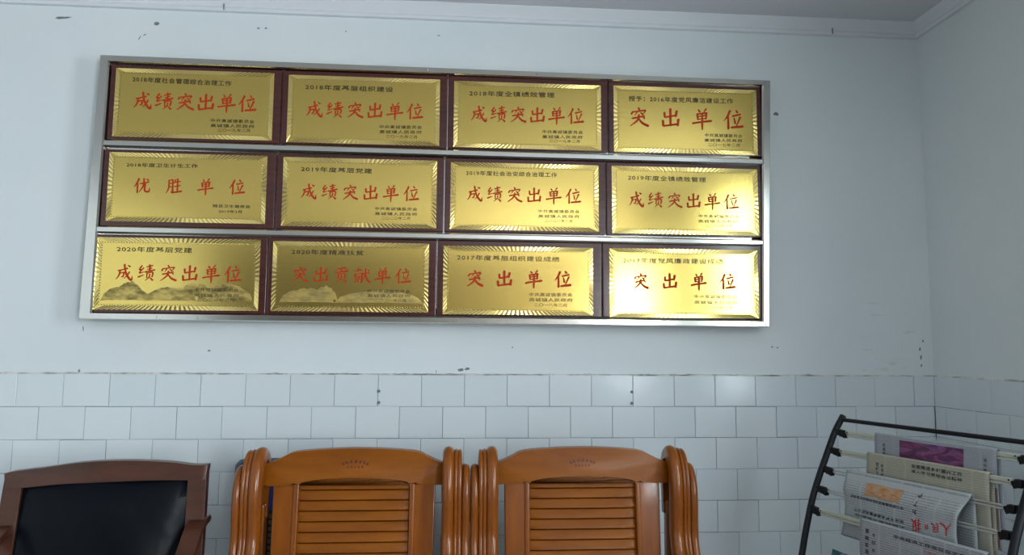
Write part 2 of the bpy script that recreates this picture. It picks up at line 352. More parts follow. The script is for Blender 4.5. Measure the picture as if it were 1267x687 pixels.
def type_mesh(text, offset=0.0):
    """printed lettering as a flat mesh, normalised: returns (verts2d, faces, width, height)"""
    key = (text, offset)
    if key in font_cache: return font_cache[key]
    cu = bpy.data.curves.new('type', 'FONT'); cu.body = text; cu.size = 1; cu.offset = offset; cu.resolution_u = 2; cu.space_character = 1.12
    o = bpy.data.objects.new('type', cu); COL.objects.link(o); dg = bpy.context.evaluated_depsgraph_get()
    me = bpy.data.meshes.new_from_object(o.evaluated_get(dg)); vs = [v.co.copy() for v in me.vertices]; fs = [tuple(p.vertices) for p in me.polygons]
    bpy.data.objects.remove(o); bpy.data.curves.remove(cu); bpy.data.meshes.remove(me)
    x0 = min(v.x for v in vs); x1 = max(v.x for v in vs); y0 = min(v.y for v in vs); y1 = max(v.y for v in vs)
    font_cache[key] = ([((v.x-x0)/(x1-x0)-.5, (v.y-y0)/(y1-y0)-.5) for v in vs], fs); return font_cache[key]
def type_line(text, place, w_, h_, offset=.0):
    vs, fs = type_mesh(text, offset); me = bpy.data.meshes.new('lettering')
    me.from_pydata([place(x*w_, z*h_) for x, z in vs], [], fs); me.update(); return me
def type_column(text, place, length, size, offset=.0):
    """upright characters stacked in a column, first one at the top"""
    V = []; F = []; n = len(text); ch = length/n
    for i, t in enumerate(text):
        vs, fs = type_mesh(t, offset); k = len(V); zc = length/2 - ch*(i+.5); hz = ch*.8
        V += [place(x*size, zc + z*min(hz, size)) for x, z in vs]; F += [tuple(k+q for q in f) for f in fs]
    me = bpy.data.meshes.new('lettering'); me.from_pydata(V, [], F); me.update(); return me
PLAQUES = {
    '00': [('2018年度社会管理综合治理工作', 0.345, 2.2602, 0.677, 2.2553, 0.0189), ('成绩突出单位', 0.3529, 2.1853, 0.7647, 2.1853, 0.0616), ('中共高城镇委员会', 0.6129, 2.1223, 0.7607, 2.1213, 0.0123), ('高城镇人民政府', 0.6139, 2.1045, 0.7607, 2.1045, 0.0123), ('二〇一九年二月', 0.6386, 2.0878, 0.7469, 2.0898, 0.0117)],
    '01': [('2018年度基层组织建设', 0.9302, 2.2523, 1.2346, 2.2523, 0.0194), ('成绩突出单位', 0.9351, 2.1725, 1.341, 2.1755, 0.0583), ('中共高城镇委员会', 1.1903, 2.1164, 1.3381, 2.1183, 0.0122), ('高城镇人民政府', 1.1903, 2.0986, 1.3371, 2.1006, 0.0122), ('二〇一九年二月', 1.2139, 2.0829, 1.3213, 2.0829, 0.0111)],
    '02': [('2018年度全镇绩效管理', 1.5036, 2.2484, 1.809, 2.2513, 0.0197), ('成绩突出单位', 1.5095, 2.1735, 1.9154, 2.1765, 0.0593), ('中共高城镇委员会', 1.7656, 2.1154, 1.9114, 2.1164, 0.0124), ('高城镇人民政府', 1.7656, 2.0967, 1.9105, 2.0986, 0.0124), ('二〇一九年二月', 1.7903, 2.0819, 1.8996, 2.0829, 0.0113)],
    '03': [('授予：2016年度党风廉洁建设工作', 2.0799, 2.2474, 2.4671, 2.2494, 0.0201), ('突出单位', 2.0789, 2.1794, 2.5035, 2.1804, 0.0734), ('中共高城镇委员会', 2.3597, 2.1193, 2.4986, 2.1193, 0.0131), ('高城镇人民政府', 2.3577, 2.1006, 2.4986, 2.1026, 0.012), ('二〇一七年二月', 2.3705, 2.0839, 2.4878, 2.0858, 0.0116)],
    '10': [('2018年度卫生计生工作', 0.342, 1.9587, 0.5775, 1.9597, 0.0139), ('优胜单位', 0.3706, 1.8878, 0.7381, 1.8898, 0.0529), ('随县卫生健康局', 0.6346, 1.8228, 0.7578, 1.8218, 0.0111), ('2019年3月', 0.6543, 1.8041, 0.7312, 1.8041, 0.0106)],
    '11': [('2019年度基层党建', 0.9253, 1.9587, 1.1686, 1.9568, 0.0179), ('成绩突出单位', 0.9272, 1.8799, 1.3321, 1.8799, 0.0545), ('中共高城镇委员会', 1.1814, 1.8247, 1.3272, 1.8247, 0.0114), ('高城镇人民政府', 1.1814, 1.807, 1.3272, 1.807, 0.0114), ('二〇二〇年二月', 1.2041, 1.7912, 1.3026, 1.7922, 0.0104)],
    '12': [('2019年度社会治安综合治理工作', 1.4957, 1.9587, 1.8178, 1.9587, 0.0172), ('成绩突出单位', 1.4996, 1.8848, 1.9036, 1.8829, 0.0555), ('中共高城镇委员会', 1.7509, 1.8267, 1.8986, 1.8277, 0.0116), ('高城镇人民政府', 1.7518, 1.809, 1.8976, 1.81, 0.0115), ('二〇二〇年二月', 1.7755, 1.7932, 1.872, 1.7932, 0.0106)],
    '13': [('2019年度全镇绩效管理', 2.074, 1.9558, 2.3597, 1.9538, 0.0186), ('成绩突出单位', 2.076, 1.877, 2.4789, 1.875, 0.0564), ('中共高城镇委员会', 2.3302, 1.8208, 2.4789, 1.8208, 0.0118), ('高城镇人民政府', 2.3292, 1.8021, 2.474, 1.8031, 0.0117), ('二〇二〇年二月', 2.3538, 1.7863, 2.4513, 1.7873, 0.0107)],
    '20': [('2020年度基层党建', 0.3272, 1.6691, 0.5726, 1.6681, 0.0184), ('成绩突出单位', 0.3282, 1.5903, 0.7381, 1.5893, 0.0565), ('中共高城镇委员会', 0.5873, 1.5351, 0.7331, 1.5351, 0.0113), ('高城镇人民政府', 0.5863, 1.5164, 0.7341, 1.5164, 0.0113), ('二〇二一年二月', 0.5992, 1.4996, 0.7174, 1.5006, 0.0113)],
    '21': [('2020年度精准扶贫', 0.9036, 1.6691, 1.1469, 1.6681, 0.0175), ('突出贡献单位', 0.9065, 1.5913, 1.3095, 1.5903, 0.0542), ('中共高城镇委员会', 1.1637, 1.5371, 1.3085, 1.5371, 0.0111), ('高城镇人民政府', 1.1637, 1.5213, 1.3085, 1.5213, 0.0112), ('二〇二一年二月', 1.1883, 1.5055, 1.2947, 1.5055, 0.0102)],
    '22': [('2017年度基层组织建设成绩', 1.4681, 1.6582, 1.8267, 1.6563, 0.0187), ('突出单位', 1.5006, 1.5853, 1.8681, 1.5863, 0.0591), ('中共高城镇委员会', 1.7203, 1.5312, 1.872, 1.5321, 0.0128), ('高城镇人民政府', 1.7203, 1.5134, 1.873, 1.5134, 0.0128), ('二〇一八年二月', 1.738, 1.4957, 1.8523, 1.4957, 0.0118)],
    '23': [('2017年度党风廉政建设成绩', 2.0533, 1.6563, 2.4168, 1.6573, 0.0191), ('突出单位', 2.0868, 1.5834, 2.4592, 1.5863, 0.0576), ('中共高城镇委员会', 2.3085, 1.5312, 2.4632, 1.5312, 0.0131), ('高城镇人民政府', 2.3085, 1.5105, 2.4651, 1.5105, 0.013), ('二〇一八年二月', 2.3292, 1.4927, 2.4434, 1.4927, 0.012)],
}
# ------------------------------------------------------------------ plaque board
FY = -.085
rack_ = empty('plaque_frame', (.2, 0, 1.43)); tag(rack_, 'long polished steel wall frame with three rows holding the gold plaques', 'frame')
def rail(name, a, b, c, d, y0=FY, y1=-.004, cham=.005, label=None):
    """bar whose front face is the quad a,b,c,d given as (x, z) in order"""
    q = [Vector((x, z)) for x, z in (a, b, c, d)]; ce = sum(q, Vector((0, 0)))/4; bm = bmesh.new()
    def ins(p, t):
        e = p.copy(); # move each corner inwards by t in the bar's short direction
        i = q.index(p); o1 = q[(i+1) % 4]; o2 = q[(i-1) % 4]; s = min((o1-p, o2-p), key=lambda v: v.length); return p + s.normalized()*t
    f0 = [bm.verts.new((p.x-.2, y1, p.y-1.43)) for p in q]; f1 = [bm.verts.new((p.x-.2, y0+.006, p.y-1.43)) for p in q]; f2 = [bm.verts.new((ins(p, cham).x-.2, y0, ins(p, cham).y-1.43)) for p in q]
    for u, v in ((f0, f1), (f1, f2)):
        for j in range(4): bm.faces.new((u[j], u[(j+1) % 4], v[(j+1) % 4], v[j]))
    bm.faces.new(f2); bm.faces.new(f0[::-1]); return obj(name, bm, M_STEEL, rack_, False)
OTL, OTR, OBR, OBL = (0.2357, 2.3405), (2.6083, 2.3305), (2.5778, 1.4238), (0.2207, 1.4322)
ITL, ITR, IBR, IBL = (0.2682, 2.3149), (2.5754, 2.3091), (2.5519, 1.4469), (0.2624, 1.4542)
for nm, q in (('top_rail', (OTL, OTR, ITR, ITL)), ('right_stile', (OTR, OBR, IBR, ITR)), ('bottom_rail', (OBR, OBL, IBL, IBR)), ('left_stile', (OBL, OTL, ITL, IBL))):
    rail(nm, *q)
for z in ((2.0433, 2.0355, 2.0114, 2.018), (1.7462, 1.7377, 1.7159, 1.7215)):
    xl, xr = (0.2682, 2.5671) if z[0] > 1.9 else (0.2638, 2.5592)
    rail('middle_rail', (xl, z[0]), (xr, z[1]), (xr, z[2]), (xl, z[3]))
for x, z in ((2.5857, 2.3223), (2.5661, 1.4351), (0.4702, 1.441), (0.6025, 1.439), (1.3525, 2.3272), (1.7446, 2.3252)):
    bm = bmesh.new(); tube(bm, (x-.2, FY-.003, z-1.43), (x-.2, FY+.001, z-1.43), .004, 10); obj('rivet', bm, M_STEEL, rack_)
bm = bmesh.new()
box(bm, (.06, -.058, .05), (2.33, -.048, .9)); obj('backing_sheet', bm, M_STEEL, rack_, False)

PL = {'00': (0.2888, 0.822, 2.0561, 2.2981), '01': (0.8719, 1.3996, 2.0524, 2.2944), '02': (1.4496, 1.9779, 2.0507, 2.2922), '03': (2.0243, 2.5552, 2.0495, 2.2942),
      '10': (0.2845, 0.81, 1.7634, 2.0016), '11': (0.8646, 1.3937, 1.7576, 1.9996), '12': (1.4417, 1.9673, 1.7567, 1.9969), '13': (2.0154, 2.5513, 1.7532, 1.9973),
      '20': (0.2623, 0.7985, 1.4649, 1.7084), '21': (0.8409, 1.3706, 1.4651, 1.7049), '22': (1.4207, 1.9459, 1.4602, 1.6989), '23': (2.0043, 2.5434, 1.4549, 1.6999)}
ROWZ = [(2.0463, 2.3118), (1.7472, 2.0128), (1.4546, 1.7182)]
SEAM = [[0.2681, 0.8489, 1.4273, 2.0047, 2.5747], [0.2642, 0.8411, 1.4199, 1.9948, 2.5678], [0.2607, 0.8234, 1.3988, 1.9786, 2.5619]]
LAB = {
'00': 'gold plaque headed 2018年度社会管理综合治理工作 in the upper left corner of the frame',
'01': 'gold plaque headed 2018年度基层组织建设 second in the top row',
'02': 'gold plaque headed 2018年度全镇绩效管理 third in the top row',
'03': 'gold plaque with four large red characters 突出单位 at the right end of the top row',
'10': 'gold plaque with red characters 优胜单位 at the left end of the middle row',
'11': 'gold plaque headed 2019年度基层党建 second in the middle row',
'12': 'gold plaque headed 2019年度社会治安综合治理工作 third in the middle row',
'13': 'gold plaque headed 2019年度全镇绩效管理 with glare at the right end of the middle row',
'20': 'gold plaque headed 2020年度基层党建 with dark etched landscape, bottom left corner of the frame',
'21': 'gold plaque with red characters 突出贡献单位 and etched hills in the bottom row',
'22': 'gold plaque headed 2017年度基层组织建设成绩 third in the bottom row',
'23': 'gold plaque washed out by window glare at the right end of the bottom row'}
def ray_border(x0, x1, z0, z1, bw, y):
    """embossed sunray strip round the plate: each ray is a small ridge fanning away from the centre"""
    bm = bmesh.new(); cx, cz = (x0+x1)/2, (z0+z1)/2; ix0, ix1, iz0, iz1 = x0+bw, x1-bw, z0+bw, z1-bw
    def side(o0, o1, i0, i1, n, flip):
        def L(a, b, t): return Vector((a[0]+(b[0]-a[0])*t, 0, a[1]+(b[1]-a[1])*t))
        for k in range(n):
            t0, tm, t1 = k/n, (k+.55)/n, (k+1)/n; h = .0007
            def V(p, hh): return bm.verts.new((p.x, y - hh, p.z))
            sh = .8/n
            def both(t): 
                q = min(1, max(0, t + (t-.5)*.05)); return L(o0, o1, q), L(i0, i1, min(1, max(0, t - (t-.5)*.07)))
            (a0, b0), (am, bmid), (a1, b1) = both(t0), both(tm), both(t1)
            A0, B0, Am, Bm, A1, B1 = V(a0, 0), V(b0, 0), V(am, h), V(bmid, h*.9), V(a1, 0), V(b1, 0)
            bm.faces.new((A0, Am, Bm, B0)); bm.faces.new((Am, A1, B1, Bm))
    nx, nz = 34, 15
    side((x0, z1), (x1, z1), (ix0, iz1), (ix1, iz1), nx, 0); side((x0, z0), (x1, z0), (ix0, iz0), (ix1, iz0), nx, 1)
    side((x0, z0), (x0, z1), (ix0, iz0), (ix0, iz1), nz, 0); side((x1, z0), (x1, z1), (ix1, iz0), (ix1, iz1), nz, 1)
    return bm
def bead_row(x0, x1, z0, z1, y, pitch=.0088, r=.0024):
    bm = bmesh.new(); pts = []
    nx, nz = int((x1-x0)/pitch), int((z1-z0)/pitch)
    for k in range(nx+1): pts += [(x0+(x1-x0)*k/nx, z0), (x0+(x1-x0)*k/nx, z1)]
    for k in range(1, nz): pts += [(x0, z0+(z1-z0)*k/nz), (x1, z0+(z1-z0)*k/nz)]
    for x, z in pts:
        c = bm.verts.new((x, y-.0016, z)); q = [bm.verts.new((x+a*r, y, z+b*r)) for a, b in ((-1, 0), (0, 1), (1, 0), (0, -1))]
        for j in range(4): bm.faces.new((q[j], q[(j+1) % 4], c))
    return bm
for key, (x0, x1, z0, z1) in PL.items():
    r, c = int(key[0]), int(key[1]); bx0, bx1 = SEAM[r][c]+.0015, SEAM[r][c+1]-.0015; bz0, bz1 = ROWZ[r]
    ox, oz = (bx0+bx1)/2, bz0
    root = empty('award_plaque', (ox, -.058, oz)); tag(root, LAB[key], 'plaque', 'award plaques in the steel frame')
    def Lc(x, y, z): return (x-ox, y+.058, z-oz)
    bm = boxes((Lc(bx0, -.071, bz0), Lc(bx1, -.058, bz1)), bev=.004, seg=2); obj('wooden_board', bm, M_BOARD, root)
    bm = boxes((Lc(x0, -.0735, z0), Lc(x1, -.0705, z1)), bev=.0006); plate = obj('gold_plate', bm, M_GOLD, root, False)
    yb = -.0736; bw = .0140
    bm = ray_border(*[*Lc(x0, 0, z0)[::2]][:1], Lc(x1, 0, 0)[0], Lc(0, 0, z0)[2], Lc(0, 0, z1)[2], bw, yb+.058)
    tag(obj('sunray_border', bm, M_GOLD2, plate, False), kind='stuff')
    bm = bead_row(Lc(x0+bw+.003, 0, 0)[0], Lc(x1-bw-.003, 0, 0)[0], Lc(0, 0, z0+bw+.003)[2], Lc(0, 0, z1-bw-.003)[2], yb+.058)
    tag(obj('bead_trim', bm, M_GOLD2, plate, False), kind='stuff')
    if key in ('20', '21'):       # etched landscape of hills and a wall along the lower half
        bm = bmesh.new(); random.seed(int(key))
        for k, (b0, b1, hh) in enumerate([(.04, .34, .052), (.12, .30, .066), (.30, .62, .05), (.5, .72, .065), (.62, .97, .06)] if key == '20' else [(.05, .4, .05), (.26, .42, .058), (.4, .97, .045)]):
            n = 16; W = x1-x0; top = []; bot = []
            for i in range(n+1):
                t = i/n; x = x0 + W*(b0+(b1-b0)*t); e = math.sin(math.pi*t)**.45
                top.append(bm.verts.new(Lc(x, yb-.0003-.00004*k, z0+.03+hh*e*random.uniform(.9, 1.03)))); bot.append(bm.verts.new(Lc(x, yb-.0003-.00004*k, z0+.03+hh*e*random.uniform(.15, .3)*(k % 2+.2))))
            for i in range(n): bm.faces.new((bot[i], bot[i+1], top[i+1], top[i]))
        def etch(t, b):
            f = noise(t, 26, 6, (1, 1, 2.2)); t.links.new(ramp(t, f, [(.36, (.22, .17, .06) if key == '20' else (.42, .33, .13)), (.62, (.74, .54, .17))]), b.inputs['Base Color'])
        obj('etched_landscape', bm, mat('etched_gold_'+key, (.3, .2, .1), .36, 1, nodes=etch), plate, False)
    for i, (t, xa, za, xb, zb, h) in enumerate(PLAQUES[key]):
        W = xb-xa; tilt = (zb-za)/W; cx, cz = (xa+xb)/2, (za+zb)/2
        if t[0] in STROKES and len(t) in (4, 6) and i == 1:
            adv = (W-h)/(len(t)-1)
            for q, ch in enumerate(t):
                qx = -W/2 + h/2 + adv*q
                bm = brush_line(ch, lambda x, z, k: Lc(cx+qx+x, yb-.0006-k*.00003, cz+z+(qx+x)*tilt), h, h, .1, 1.15 if r < 2 or c < 2 else 1.4)
                obj('red_character', bm, M_RED, plate, False)
        else:
            me = type_line(t, lambda x, z: Lc(cx+x, yb-.0006, cz+z+x*tilt), W, h, .010 if i == 0 else .006)
            obj('heading_text' if i == 0 else 'signature_text', me, M_BLACK, plate, False)

# ------------------------------------------------------------------ carved wooden armchairs
def armchair(x, rz, label):
    root = empty('wooden_armchair', (x, -.42, 0), rz); tag(root, label, 'chair', 'carved wooden armchairs against the tiled wall')
    def B(px, n, z): return (px, (z-1.03)*.10 - n, z)           # leaning plane of the back, n forward
    # crest rail
    top = cr([(-.258, 1.012), (-.235, 1.018), (-.205, 1.032), (-.17, 1.046), (-.08, 1.053), (0, 1.055), (.08, 1.053), (.17, 1.046), (.205, 1.032), (.235, 1.018), (.258, 1.012)], 4)
    bot = cr([(.258, .953), (.165, .955), (.158, .960), (.10, .970), (0, .974), (-.10, .970), (-.158, .960), (-.165, .955), (-.258, .953)], 4)
    ol = list(top) + list(bot)
    cre = obj('crest_rail', prism(ol, lambda a, z: B(a, -.018, z), lambda a, z: B(a, .0175, z), .006, 3), M_OAK, root, angle=50)
    # stamped mark on the crest: an arc of seven blurred characters over a short row
    bm = bmesh.new(); random.seed(3)
    def dab(cx, cz, w_, h_, rot):
        for q in range(2):
            n = 7; vs = []
            ox = random.uniform(-.15, .15)*w_; oz = (q-.5)*h_*.5
            for k in range(n):
                a = 2*math.pi*k/n; rr = random.uniform(.6, 1.1); px, pz = w_/2*rr*math.cos(a)+ox, h_*.32*rr*math.sin(a)+oz
                vs.append(bm.verts.new(B(cx+px*math.cos(rot)-pz*math.sin(rot), .0180, cz+px*math.sin(rot)+pz*math.cos(rot))))
            bm.faces.new(vs)
    for a in (-.92, -.62, -.3, 0.02, .34, .64, .92):
        dab(math.sin(a)*.042, 1.003+math.cos(a)*.016+.0, .0075, .0075, -a*.6)
    for k in range(5): dab(-.02+k*.010, 1.004, .0055, .007, 0)
    obj('stamped_mark', bm, M_STAMP, cre, False)
    # stiles and louvre panel
    for s in (-1, 1):
        obj('back_stile', prism([(s*.222, .45), (s*.165, .45), (s*.165, .965), (s*.228, .965)], lambda a, z: B(a, -.014, z), lambda a, z: B(a, .012, z), .004, 2), M_OAKV, root)
        obj('panel_bead', prism([(s*.170, .47), (s*.155, .47), (s*.155, .968), (s*.170, .968)], lambda a, z: B(a, -.01, z), lambda a, z: B(a, .017, z), .004, 2), M_OAKV, root)
    k = 0; z = .966
    while z > .48:
        bm = bmesh.new(); h = .0285; n = 14; rows = []
        for i in range(n+1):
            px = -.156 + .312*i/n; arch = 0
            e = 1 - max(0, abs(px)-.143)/.013*.6
            top_ = z + (.022 if k == 0 else 0); pts = [(-.006, top_), ((.014 if k == 0 else .002)*e, top_-.0005), (.0045*e, z-.005), (.0085*e, z-.016), (.0098*e, z-.0235), (.007*e, z-.0262), (-.003, z-.0262)]
            rows.append([bm.verts.new(B(px, a, b)) for a, b in pts])
        for r0, r1 in zip(rows, rows[1:]):
            for j in range(7): bm.faces.new((r0[j], r0[(j+1) % 7], r1[(j+1) % 7], r1[j]))
        bm.faces.new(rows[0][::-1]); bm.faces.new(rows[-1])
        obj('back_slat', bm, M_OAK, root, angle=50); z -= h; k += 1
    obj('back_panel', prism([(-.165, .46), (.165, .46), (.165, .965), (-.165, .965)], lambda a, z: B(a, -.012, z), lambda a, z: B(a, -.007, z)), M_OAK, root)
    # arms: a tall reeded moulding inside, a lower plain one outside, both sweep down and forward
    P1 = cr([(.02, .86), (.028, .96), (.022, 1.015), (-.005, 1.035), (-.035, 1.022), (-.055, .985), (-.062, .93), (-.060, .87), (-.062, .81), (-.085, .755), (-.14, .71), (-.25, .68), (-.40, .668), (-.50, .655), (-.535, .62), (-.53, .575)], 5)
    for s in (-1, 1):
        def rb(w0, w1, d, reeds):
            pts = []; n = 5
            # front side with reeds (n>0 is outward of the sweep), then flat back
            for a, b, hgt in reeds:
                for k in range(n):
                    t = k/n*math.pi + .25; t = min(t, math.pi-.2)
                    pts.append(((a+b)/2 - (b-a)/2*math.cos(t), d + hgt*math.sin(t)))
            pts += [(w1, d*.4), (w1, -d), (w0, -d), (w0, d*.4)]
            return pts
        pr = [(s*a, -b) for a, b in rb(.248, .304, .012, [(.249, .281, .013), (.281, .292, .006), (.292, .303, .004)])]
        bm = bmesh.new(); sweep(bm, [(0, y, z) for y, z in P1], pr)
        arm = obj('armrest', bm, M_OAKV, root, angle=60)
        P2 = cr([(.005, .84), (.012, .93), (.006, .975), (-.018, .99), (-.038, .978), (-.054, .945), (-.058, .90), (-.056, .85), (-.060, .795), (-.083, .74), (-.14, .69), (-.25, .66), (-.40, .648), (-.49, .635), (-.52, .60), (-.515, .56)], 5)
        pr = [(s*a, -b) for a, b in rb(.303, .3265, .010, [(.303, .3265, .012)])]
        bm = bmesh.new(); sweep(bm, [(0, y, z) for y, z in P2], pr); obj('outer_moulding', bm, M_OAKV, arm, angle=60)
        obj('leg', boxes(((s*.252 if s > 0 else -.304, -.01, 0), (.304 if s > 0 else -.252, .03, .9)), bev=.008, seg=2), M_OAKV, root)
        obj('leg', boxes(((s*.252 if s > 0 else -.304, -.545, 0), (.304 if s > 0 else -.252, -.49, .6)), bev=.008, seg=2), M_OAKV, root)
        obj('seat_rail', boxes(((s*.256 if s > 0 else -.296, -.5, .36), (.296 if s > 0 else -.256, .0, .43)), bev=.005), M_OAK, root)
    obj('front_rail', boxes(((-.256, -.54, .35), (.256, -.50, .43)), bev=.006, seg=2), M_OAK, root)
    for k in range(7): obj('seat_slat', boxes(((-.254, -.49+k*.062, .425), (.254, -.437+k*.062, .445)), bev=.004), M_OAK, root)
    return root
armchair(1.1875, 0, 'honey varnished wooden armchair with slatted back, beside the black leather chair')
armchair(1.8425, 0, 'honey varnished wooden armchair with slatted back, nearer the newspaper rack')

# ------------------------------------------------------------------ black leather chair
root = empty('office_chair', (.516, -.45, 0), math.radians(5)); tag(root, 'dark red wood armchair with black leather padded back against tiled wall', 'chair')
def B2(px, n, z): return (px*.965, (z-1.0)*.13 - n, z)
top = cr([(-.268, .998), (-.25, 1.004), (-.17, 1.013), (-.08, 1.024), (0, 1.028), (.08, 1.027), (.17, 1.021), (.23, 1.013), (.272, 1.013)], 4)
bot = cr([(.268, .972), (.225, .972), (.12, .974), (0, .972), (-.12, .969), (-.215, .962), (-.262, .962)], 4)
obj('crest_rail', prism(list(top)+list(bot), lambda a, z: B2(a, -.016, z), lambda a, z: B2(a, .016, z), .004, 2), M_MAHO, root)
for s in (-1, 1):
    o_ = 1 if s > 0 else 1
    obj('back_stile', prism([(s*.226, .45), (s*.222, .80), (s*.218, .975), (s*(.270 if s > 0 else .266), 1.0), (s*.273, .80), (s*.272, .45)], lambda a, z: B2(a, -.015, z), lambda a, z: B2(a, .014, z), .004, 2), M_MAHO, root)
# padded back
bm = bmesh.new(); NX, NZ = 20, 16; g = []
for j in range(NZ+1):
    z = .50 + .484*j/NZ; row = []
    for i in range(NX+1):
        u = -1 + 2*i/NX; v = -1 + 2*j/NZ; hw = .219 + .004*(1-j/NZ)
        d = .006 + .034*(1-abs(u)**5)*(1-abs(v)**5)
        row.append(bm.verts.new(B2(u*hw, d + .004*math.sin(5*u+3*v), z - (.009*(1-u)/2 if j == NZ else 0))))
    g.append(row)
for j in range(NZ):
    for i in range(NX): bm.faces.new((g[j][i], g[j][i+1], g[j+1][i+1], g[j+1][i]))
bmesh.ops.solidify(bm, geom=list(bm.faces), thickness=.004)
obj('leather_back', bm, M_LEATHER, root, angle=80)
for s in (-1, 1):
    P = cr([(.012, .862), (-.02, .860), (-.07, .845), (-.14, .80), (-.22, .765), (-.32, .745), (-.43, .735), (-.475, .72)], 5)
    bm = bmesh.new(); sweep(bm, [(0, y, z) for y, z in P], [(s*(.243+a), b) for a, b in [(-.020, -.009), (.026, -.009), (.029, 0), (.026, .010), (-.020, .010), (-.024, 0)]])
    obj('armrest', bm, M_MAHO, root, angle=60)
    obj('leg', boxes(((s*.25-.022, -.46, 0), (s*.25+.022, -.41, .735)), bev=.004), M_MAHO, root)
    obj('leg', boxes(((s*.25-.022, -.06, 0), (s*.25+.022, -.02, .5)), bev=.004), M_MAHO, root)
obj('leather_seat', boxes(((-.225, -.45, .40), (.225, -.05, .49)), bev=.03, seg=4), M_LEATHER, root)

# ------------------------------------------------------------------ blue folding panel leaning behind the armchair
root = empty('folding_cot', (.742, -.06, 0)); tag(root, 'dark blue folded cot with grey metal frame behind the left wooden armchair', 'cot')
root.rotation_euler = (math.radians(-3.5), 0, 0)
zt = .958
for x in (.0, .62):
    bm = bmesh.new(); tube(bm, (x, -.03, 0), (x, -.03, zt-.012), .008, 10); obj('frame_tube', bm, M_GREYF, root)
bm = bmesh.new(); sweep(bm, [(0, -.03, zt-.015), (.012, -.03, zt), (.03, -.03, zt+.004), (.59, -.03, zt+.004), (.608, -.03, zt), (.62, -.03, zt-.015)], circ(.009, 10), Vector((0, 1, 0))); obj('frame_tube', bm, M_GREYF, root)
obj('blue_canvas', boxes(((.008, -.036, .80), (.612, -.024, zt-.006)), bev=.003), M_BLUE, root)
obj('blue_canvas', boxes(((.012, -.034, .05), (.608, -.026, .80))), mat('black_canvas', (.012, .012, .016), .7), root)
bm = bmesh.new(); z = .79
while z > .3:
    for q in range(28):
        x = .03 + q*.02; box(bm, (x+.003, -.040, z-.014), (x+.017, -.034, z-.002))
    z -= .02
tag(obj('beaded_mat', bm, M_MESH, root, False), kind='stuff')

# ------------------------------------------------------------------ newspaper rack
RO = Vector((2.6706, -.3579, 0)); RA = Vector((.28068, -.9598, 0)); RN = Vector((-.9598, -.28068, 0))
rk = empty('newspaper_rack', RO, math.atan2(RA.y, RA.x)); tag(rk, 'black metal ladder rack for newspapers in the corner by the right wall', 'newspaper rack')
def K(a, n, z): return (a, -n, z)        # local: x along the rods, -y towards the room (RN)
assert abs(RN.dot(Vector((RA.y, -RA.x, 0))) - 1) < 1e-2
post = cr([(-.028, 1.137), (.008, 1.088), (.044, 1.02), (.080, .949), (.108, .884), (.136, .795), (.153, .73), (.20, .55), (.25, .35), (.29, .03)], 4)
for a in (-.012, .604):
    bm = bmesh.new(); sweep(bm, [K(a, n, z) for n, z in post], circ(.0098, 12, .0098), Vector((1, 0, 0))); obj('side_post', bm, M_METAL, rk)
    bm = bmesh.new(); tube(bm, K(a, .160, .70), K(a, -.16, .03), .008); obj('rear_leg', bm, M_METAL, rk)
    bm = bmesh.new(); tube(bm, K(a, -.20, .015), K(a, .36, .015), .013); obj('foot', bm, M_METAL, rk)
bm = bmesh.new(); tube(bm, K(-.012, -.018, 1.126), K(.604, -.018, 1.124), .0062); obj('top_bar', bm, M_METAL, rk)
bm = bmesh.new(); tube(bm, K(-.012, .186, .60), K(.604, .186, .60), .007); [tube(bm, K(-.012, q, .60), K(.604, q, .60), .005) for q in (-.03, .02, .07, .12)]; tube(bm, K(-.012, -.06, .60), K(-.012, .19, .60), .006); tube(bm, K(.604, -.06, .60), K(.604, .19, .60), .006); obj('shelf_bar', bm, M_METAL, rk)
RODS = [(-.008+.012, 1.088), (.019+.012, 1.033), (.048+.014, .977), (.086, .920), (.104+.014, .862)]
def post_n(z):
    q = sorted(post, key=lambda p: abs(p[1]-z))[0]; return q[0]
for n, z in RODS:
    for a, d in ((-.006, 1), (.598, -1)):
        bm = bmesh.new()
        sweep(bm, [K(a-d*.004, post_n(z), z+.002), K(a + d*.012, n-.004, z), K(a + d*.024, n, z-.002), K(a+d*.036, n, z-.006)], [(-.006, -.009), (.006, -.009), (.007, .009), (-.007, .009)], Vector((0, 1, 0)))
        box(bm, [min(p, q) for p, q in zip(K(a+d*.012, n-.007, z-.011), K(a+d*.03, n+.008, z+.009))], [max(p, q) for p, q in zip(K(a+d*.012, n-.007, z-.011), K(a+d*.03, n+.008, z+.009))], .002)
        obj('hook', bm, M_PLASTIC, rk)
SL = ['ivory newspaper stick on the topmost hooks of the rack', 'ivory newspaper stick on the second hooks, gripping the cream newspaper', 'thin pale newspaper stick on the third hooks of the rack',
      'thin pale empty newspaper stick on the fourth hooks of the rack', 'ivory newspaper stick on the fifth hooks, gripping the lowest newspaper']
def world(a, n, z): return RO + RA*a + RN*n + Vector((0, 0, z))
RZ = math.atan2(RA.y, RA.x)
